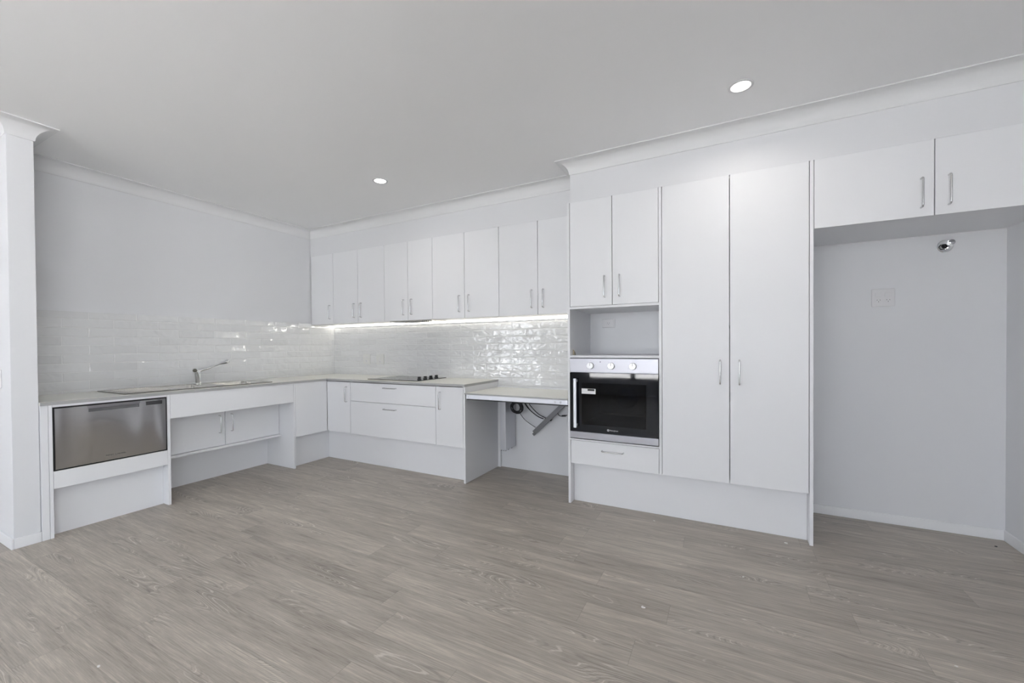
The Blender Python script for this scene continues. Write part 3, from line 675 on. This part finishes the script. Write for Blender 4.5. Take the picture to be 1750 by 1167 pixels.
# door: black frame, clear window, steel foot strip
wx0, wx1, wz0, wz1 = 3.372, 3.828, .602, .908
mb = MB(); fy0, fy1 = -T-.014, -T+.005
mb.box(ox0, wx0, fy0, fy1, .548, .981); mb.box(wx1, ox1, fy0, fy1, .548, .981); mb.box(wx0, wx1, fy0, fy1, .548, wz0); mb.box(wx0, wx1, fy0, fy1, wz1, .981)
od = mb.build('oven_door', M_bglass, t)
B(wx0, wx1, fy0, fy0+.004, wz0, wz1).build('window', M_oglass, od)
B(ox0, ox1, -T-.014, -T+.005, .497, .546, bev=.0015).build('foot_strip', M_oven, t)
mb = MB(); mb.box(3.321, 3.343, -T-.055, -T-.040, .580, .940, bev=.003); mb.box(3.324, 3.340, -T-.041, -T-.0135, .590, .606); mb.box(3.324, 3.340, -T-.041, -T-.0135, .914, .930); mb.build('door_handle', M_rail, od)
st = B(3.372, 3.476, fy0-.0008, fy0-.0001, .828, .866).build('sticker', M_label, od)
B(3.417, 3.468, fy0-.0012, fy0-.0007, .850, .864).build('sticker_header', M_text_d, st)
text('brand_lettering', 'Westinghouse', .014, (3.606, fy0-.0004, .574), (PI/2, 0, 0), M_text_l, od, .0003, .060)
MB().lathe([(0, 0), (.008, 0), (.008, .0006), (0, .0006)], (3.566, fy0, .574), 'y', 20).build('brand_emblem', M_text_l, od)
text('brand_initial', 'W', .011, (3.566, fy0-.0009, .574), (PI/2, 0, 0), M_text_d, od, .0002)
for z in (.700, .832):
    rk = MB(); rk.tube([(cav0+.01, -.52, z), (cav0+.03, -.545, z-.012), (cav1-.03, -.545, z-.012), (cav1-.01, -.52, z+.004)], .003, 8)
    for i in range(15): x = cav0+.035+i*.028; rk.tube([(x, -.545, z-.010), (x, -.17, z-.010)], .0013, 6)
    rk.build('oven_rack', M_wire, t, smooth=40)

# niche bracket
tag(MB().prism([(0, 0), (.045, 0), (.030, .022), (0, .040)], lambda p, q_: (3.2815+q_, -.545+p[0], 1.1085+p[1]), 0, .010).build('metal_bracket', M_brass), 'small dull metal corner piece at the left of the niche above the oven', 'bracket')

# ------------------------------------------------------------ sockets and switches
def plate(label, cx_, cz_, w_, h_, y, kind, name='power_outlet', pm=None):
    pm = pm or M_plate
    t = thing(name, label, 'outlet' if name == 'power_outlet' else 'switch', (cx_, y, cz_))
    B(cx_-w_/2, cx_+w_/2, y-.009, y-.0002, cz_-h_/2, cz_+h_/2, bev=.004).build('plate', pm, t)
    def socket(x, z, s=1):
        so = B(x-.017, x+.017, y-.0102, y-.0085, z-.013, z+.013, bev=.0005).build('socket', M_plate, t)
        mb = MB()
        for (dx, dz, ro) in ((-.0075, .003, .5), (.0075, .003, -.5), (0, -.0075, 0)):
            r = bmesh.ops.create_cube(mb.bm, size=1, matrix=Matrix.Translation((x+dx*s, y-.0101, z+dz*s)) @ Matrix.Rotation(ro, 4, 'Y') @ Matrix.Diagonal((.0022, .0008, .0065, 1)))
        mb.build('pin_slots', M_slot, so)
    def rocker(x, z, w2=.022, h2=.016): B(x-w2/2, x+w2/2, y-.0125, y-.0088, z-h2/2, z+h2/2, bev=.001).build('rocker_switch', M_plate, t)
    if kind == 'double': socket(cx_-.024, cz_-.018); socket(cx_+.024, cz_-.018); rocker(cx_-.024, cz_+.018, .034, .024); rocker(cx_+.024, cz_+.018, .034, .024)
    if kind == 'vertical2': rocker(cx_-.015, cz_+.022); rocker(cx_+.015, cz_+.022); socket(cx_, cz_-.020)
    if kind == 'vertical1': rocker(cx_, cz_+.006); socket(cx_, cz_-.030)
    if kind == 'niche': socket(cx_, cz_); rocker(cx_+.042, cz_, .010, .050)
    if kind == 'light': rocker(cx_, cz_+.022, .02, .014); rocker(cx_, cz_-.006, .02, .014)
    return t
plate('white double power outlet on the wall of the empty fridge space', 5.219, 1.480, .117, .117, 0, 'double')
plate('white upright outlet with two switches, nearer the corner on the tiles', .565, 1.040, .118, .118, -.009, 'vertical2', pm=M_plate_t)
plate('white upright outlet with one switch, nearer the cooktop on the tiles', .780, 1.042, .118, .118, -.009, 'vertical1', pm=M_plate_t)
plate('white power outlet at the back of the niche above the oven', 3.438, 1.366, .112, .072, -.070, 'niche')
plate('white light switch on the end of the left partition wall', .388, 1.003, .074, .116, yn, 'light', 'light_switch')

# recessed chrome tap point over the fridge space
t = thing('wall_tap_flange', 'round chrome recessed water tap fitting high in the fridge space', 'valve', (5.512, 0, 1.784))
fc = (5.512, -.0003, 1.782)
MB().lathe([(.038, 0), (.038, .003), (.035, .005), (.028, .003), (.018, .001), (0, .001)], fc, 'y', 36).build('flange', M_chrome, t, smooth=40)
mb = MB().lathe([(.016, .001), (.016, .012), (.012, .014), (.008, .010), (.008, .002), (0, .002)], (5.506, 0, 1.780), 'y', 6); mb.build('spigot', M_black, t)
MB().lathe([(0, .001), (.006, .001), (.006, .020), (.004, .022), (0, .022)], (5.524, 0, 1.774), 'y', 12).build('stem', M_chrome, t, smooth=40)
MB().lathe([(0, .004), (.016, .004), (.016, .009), (.013, .011), (0, .011)], (5.541, 0, 1.803), 'y', 24).build('handle_tab', M_nickel, t, smooth=40)

# ------------------------------------------------------------ downlights
def downlight(x, y, label, r=.046):
    t = thing('ceiling_downlight', label, 'light', (x, y, ZC), 'round ceiling downlights')
    MB().lathe([(r, -.001), (r+.001, -.004), (r+.010, -.005), (r+.014, -.003), (r+.0145, 0), (r, 0)], (x, y, ZC), 'z', 40).build('trim_ring', M_plate, t, smooth=40)
    MB().lathe([(0, -.002), (r, -.002)], (x, y, ZC), 'z', 40).build('lens', M_lens, t)
    d = bpy.data.lights.new('downlight_lamp', 'AREA'); d.shape = 'DISK'; d.size = r*1.9; d.energy = DOWN_W; d.color = (1, .955, .88); d.spread = math.radians(150)
    o = bpy.data.objects.new('downlight_lamp', d); COL.objects.link(o); o.parent = t; o.location = (0, 0, -.008)
downlight(1.819, -1.042, 'lit round downlight in the ceiling above the cooktop side, the left one')
downlight(4.379, -1.047, 'lit round downlight in the ceiling in front of the pantry doors, the right one')
for (x, y) in ((4.5, -4.9), (2.3, -6.7), (4.3, -6.4), (-1.4, -4.2), (-1.4, -6.2)):  # unseen lamps added to fill the room with light
    downlight(x, y, 'unseen round downlight added to the living-room ceiling behind the viewpoint')

# ------------------------------------------------------------ flecks on the floor
def fleck(x, y, r, m, label, seed):
    rnd = random.Random(seed); n = 7; mb = MB(); A = []; Bt = []
    for i in range(n):
        an = 2*PI*i/n; rr = r*rnd.uniform(.6, 1.1); A.append(mb.bm.verts.new((x+rr*math.cos(an), y+rr*.7*math.sin(an), .0002))); Bt.append(mb.bm.verts.new((x+rr*.85*math.cos(an), y+rr*.6*math.sin(an), .0002+r*rnd.uniform(.25, .5))))
    for i in range(n): mb.bm.faces.new((A[i], A[(i+1) % n], Bt[(i+1) % n], Bt[i]))
    mb.bm.faces.new(A[::-1]); mb.bm.faces.new(Bt)
    tag(mb.build('floor_fleck', m), label, 'debris', 'specks of debris on the floor')
fleck(4.622, -.635, .012, M_chip, 'white chip on the floor near the foot of the pantry end panel', 1)
fleck(3.977, -1.647, .010, M_chip, 'white chip in the middle of the open floor', 2)
fleck(5.686, -.134, .009, M_black, 'tiny black speck on the floor in the fridge space corner', 3)
fleck(5.049, -1.478, .006, M_chip, 'tiny pale chip on the floor at the lower right', 4)
fleck(4.384, -1.161, .006, M_chip, 'tiny pale chip on the floor out in front of the pantry', 5)
fleck(3.880, -.657, .008, M_chip, 'small pale chip on the floor below the oven drawer', 6)
fleck(2.245, -2.934, .009, M_chip, 'pale splinter on the floor at the lower left', 7)
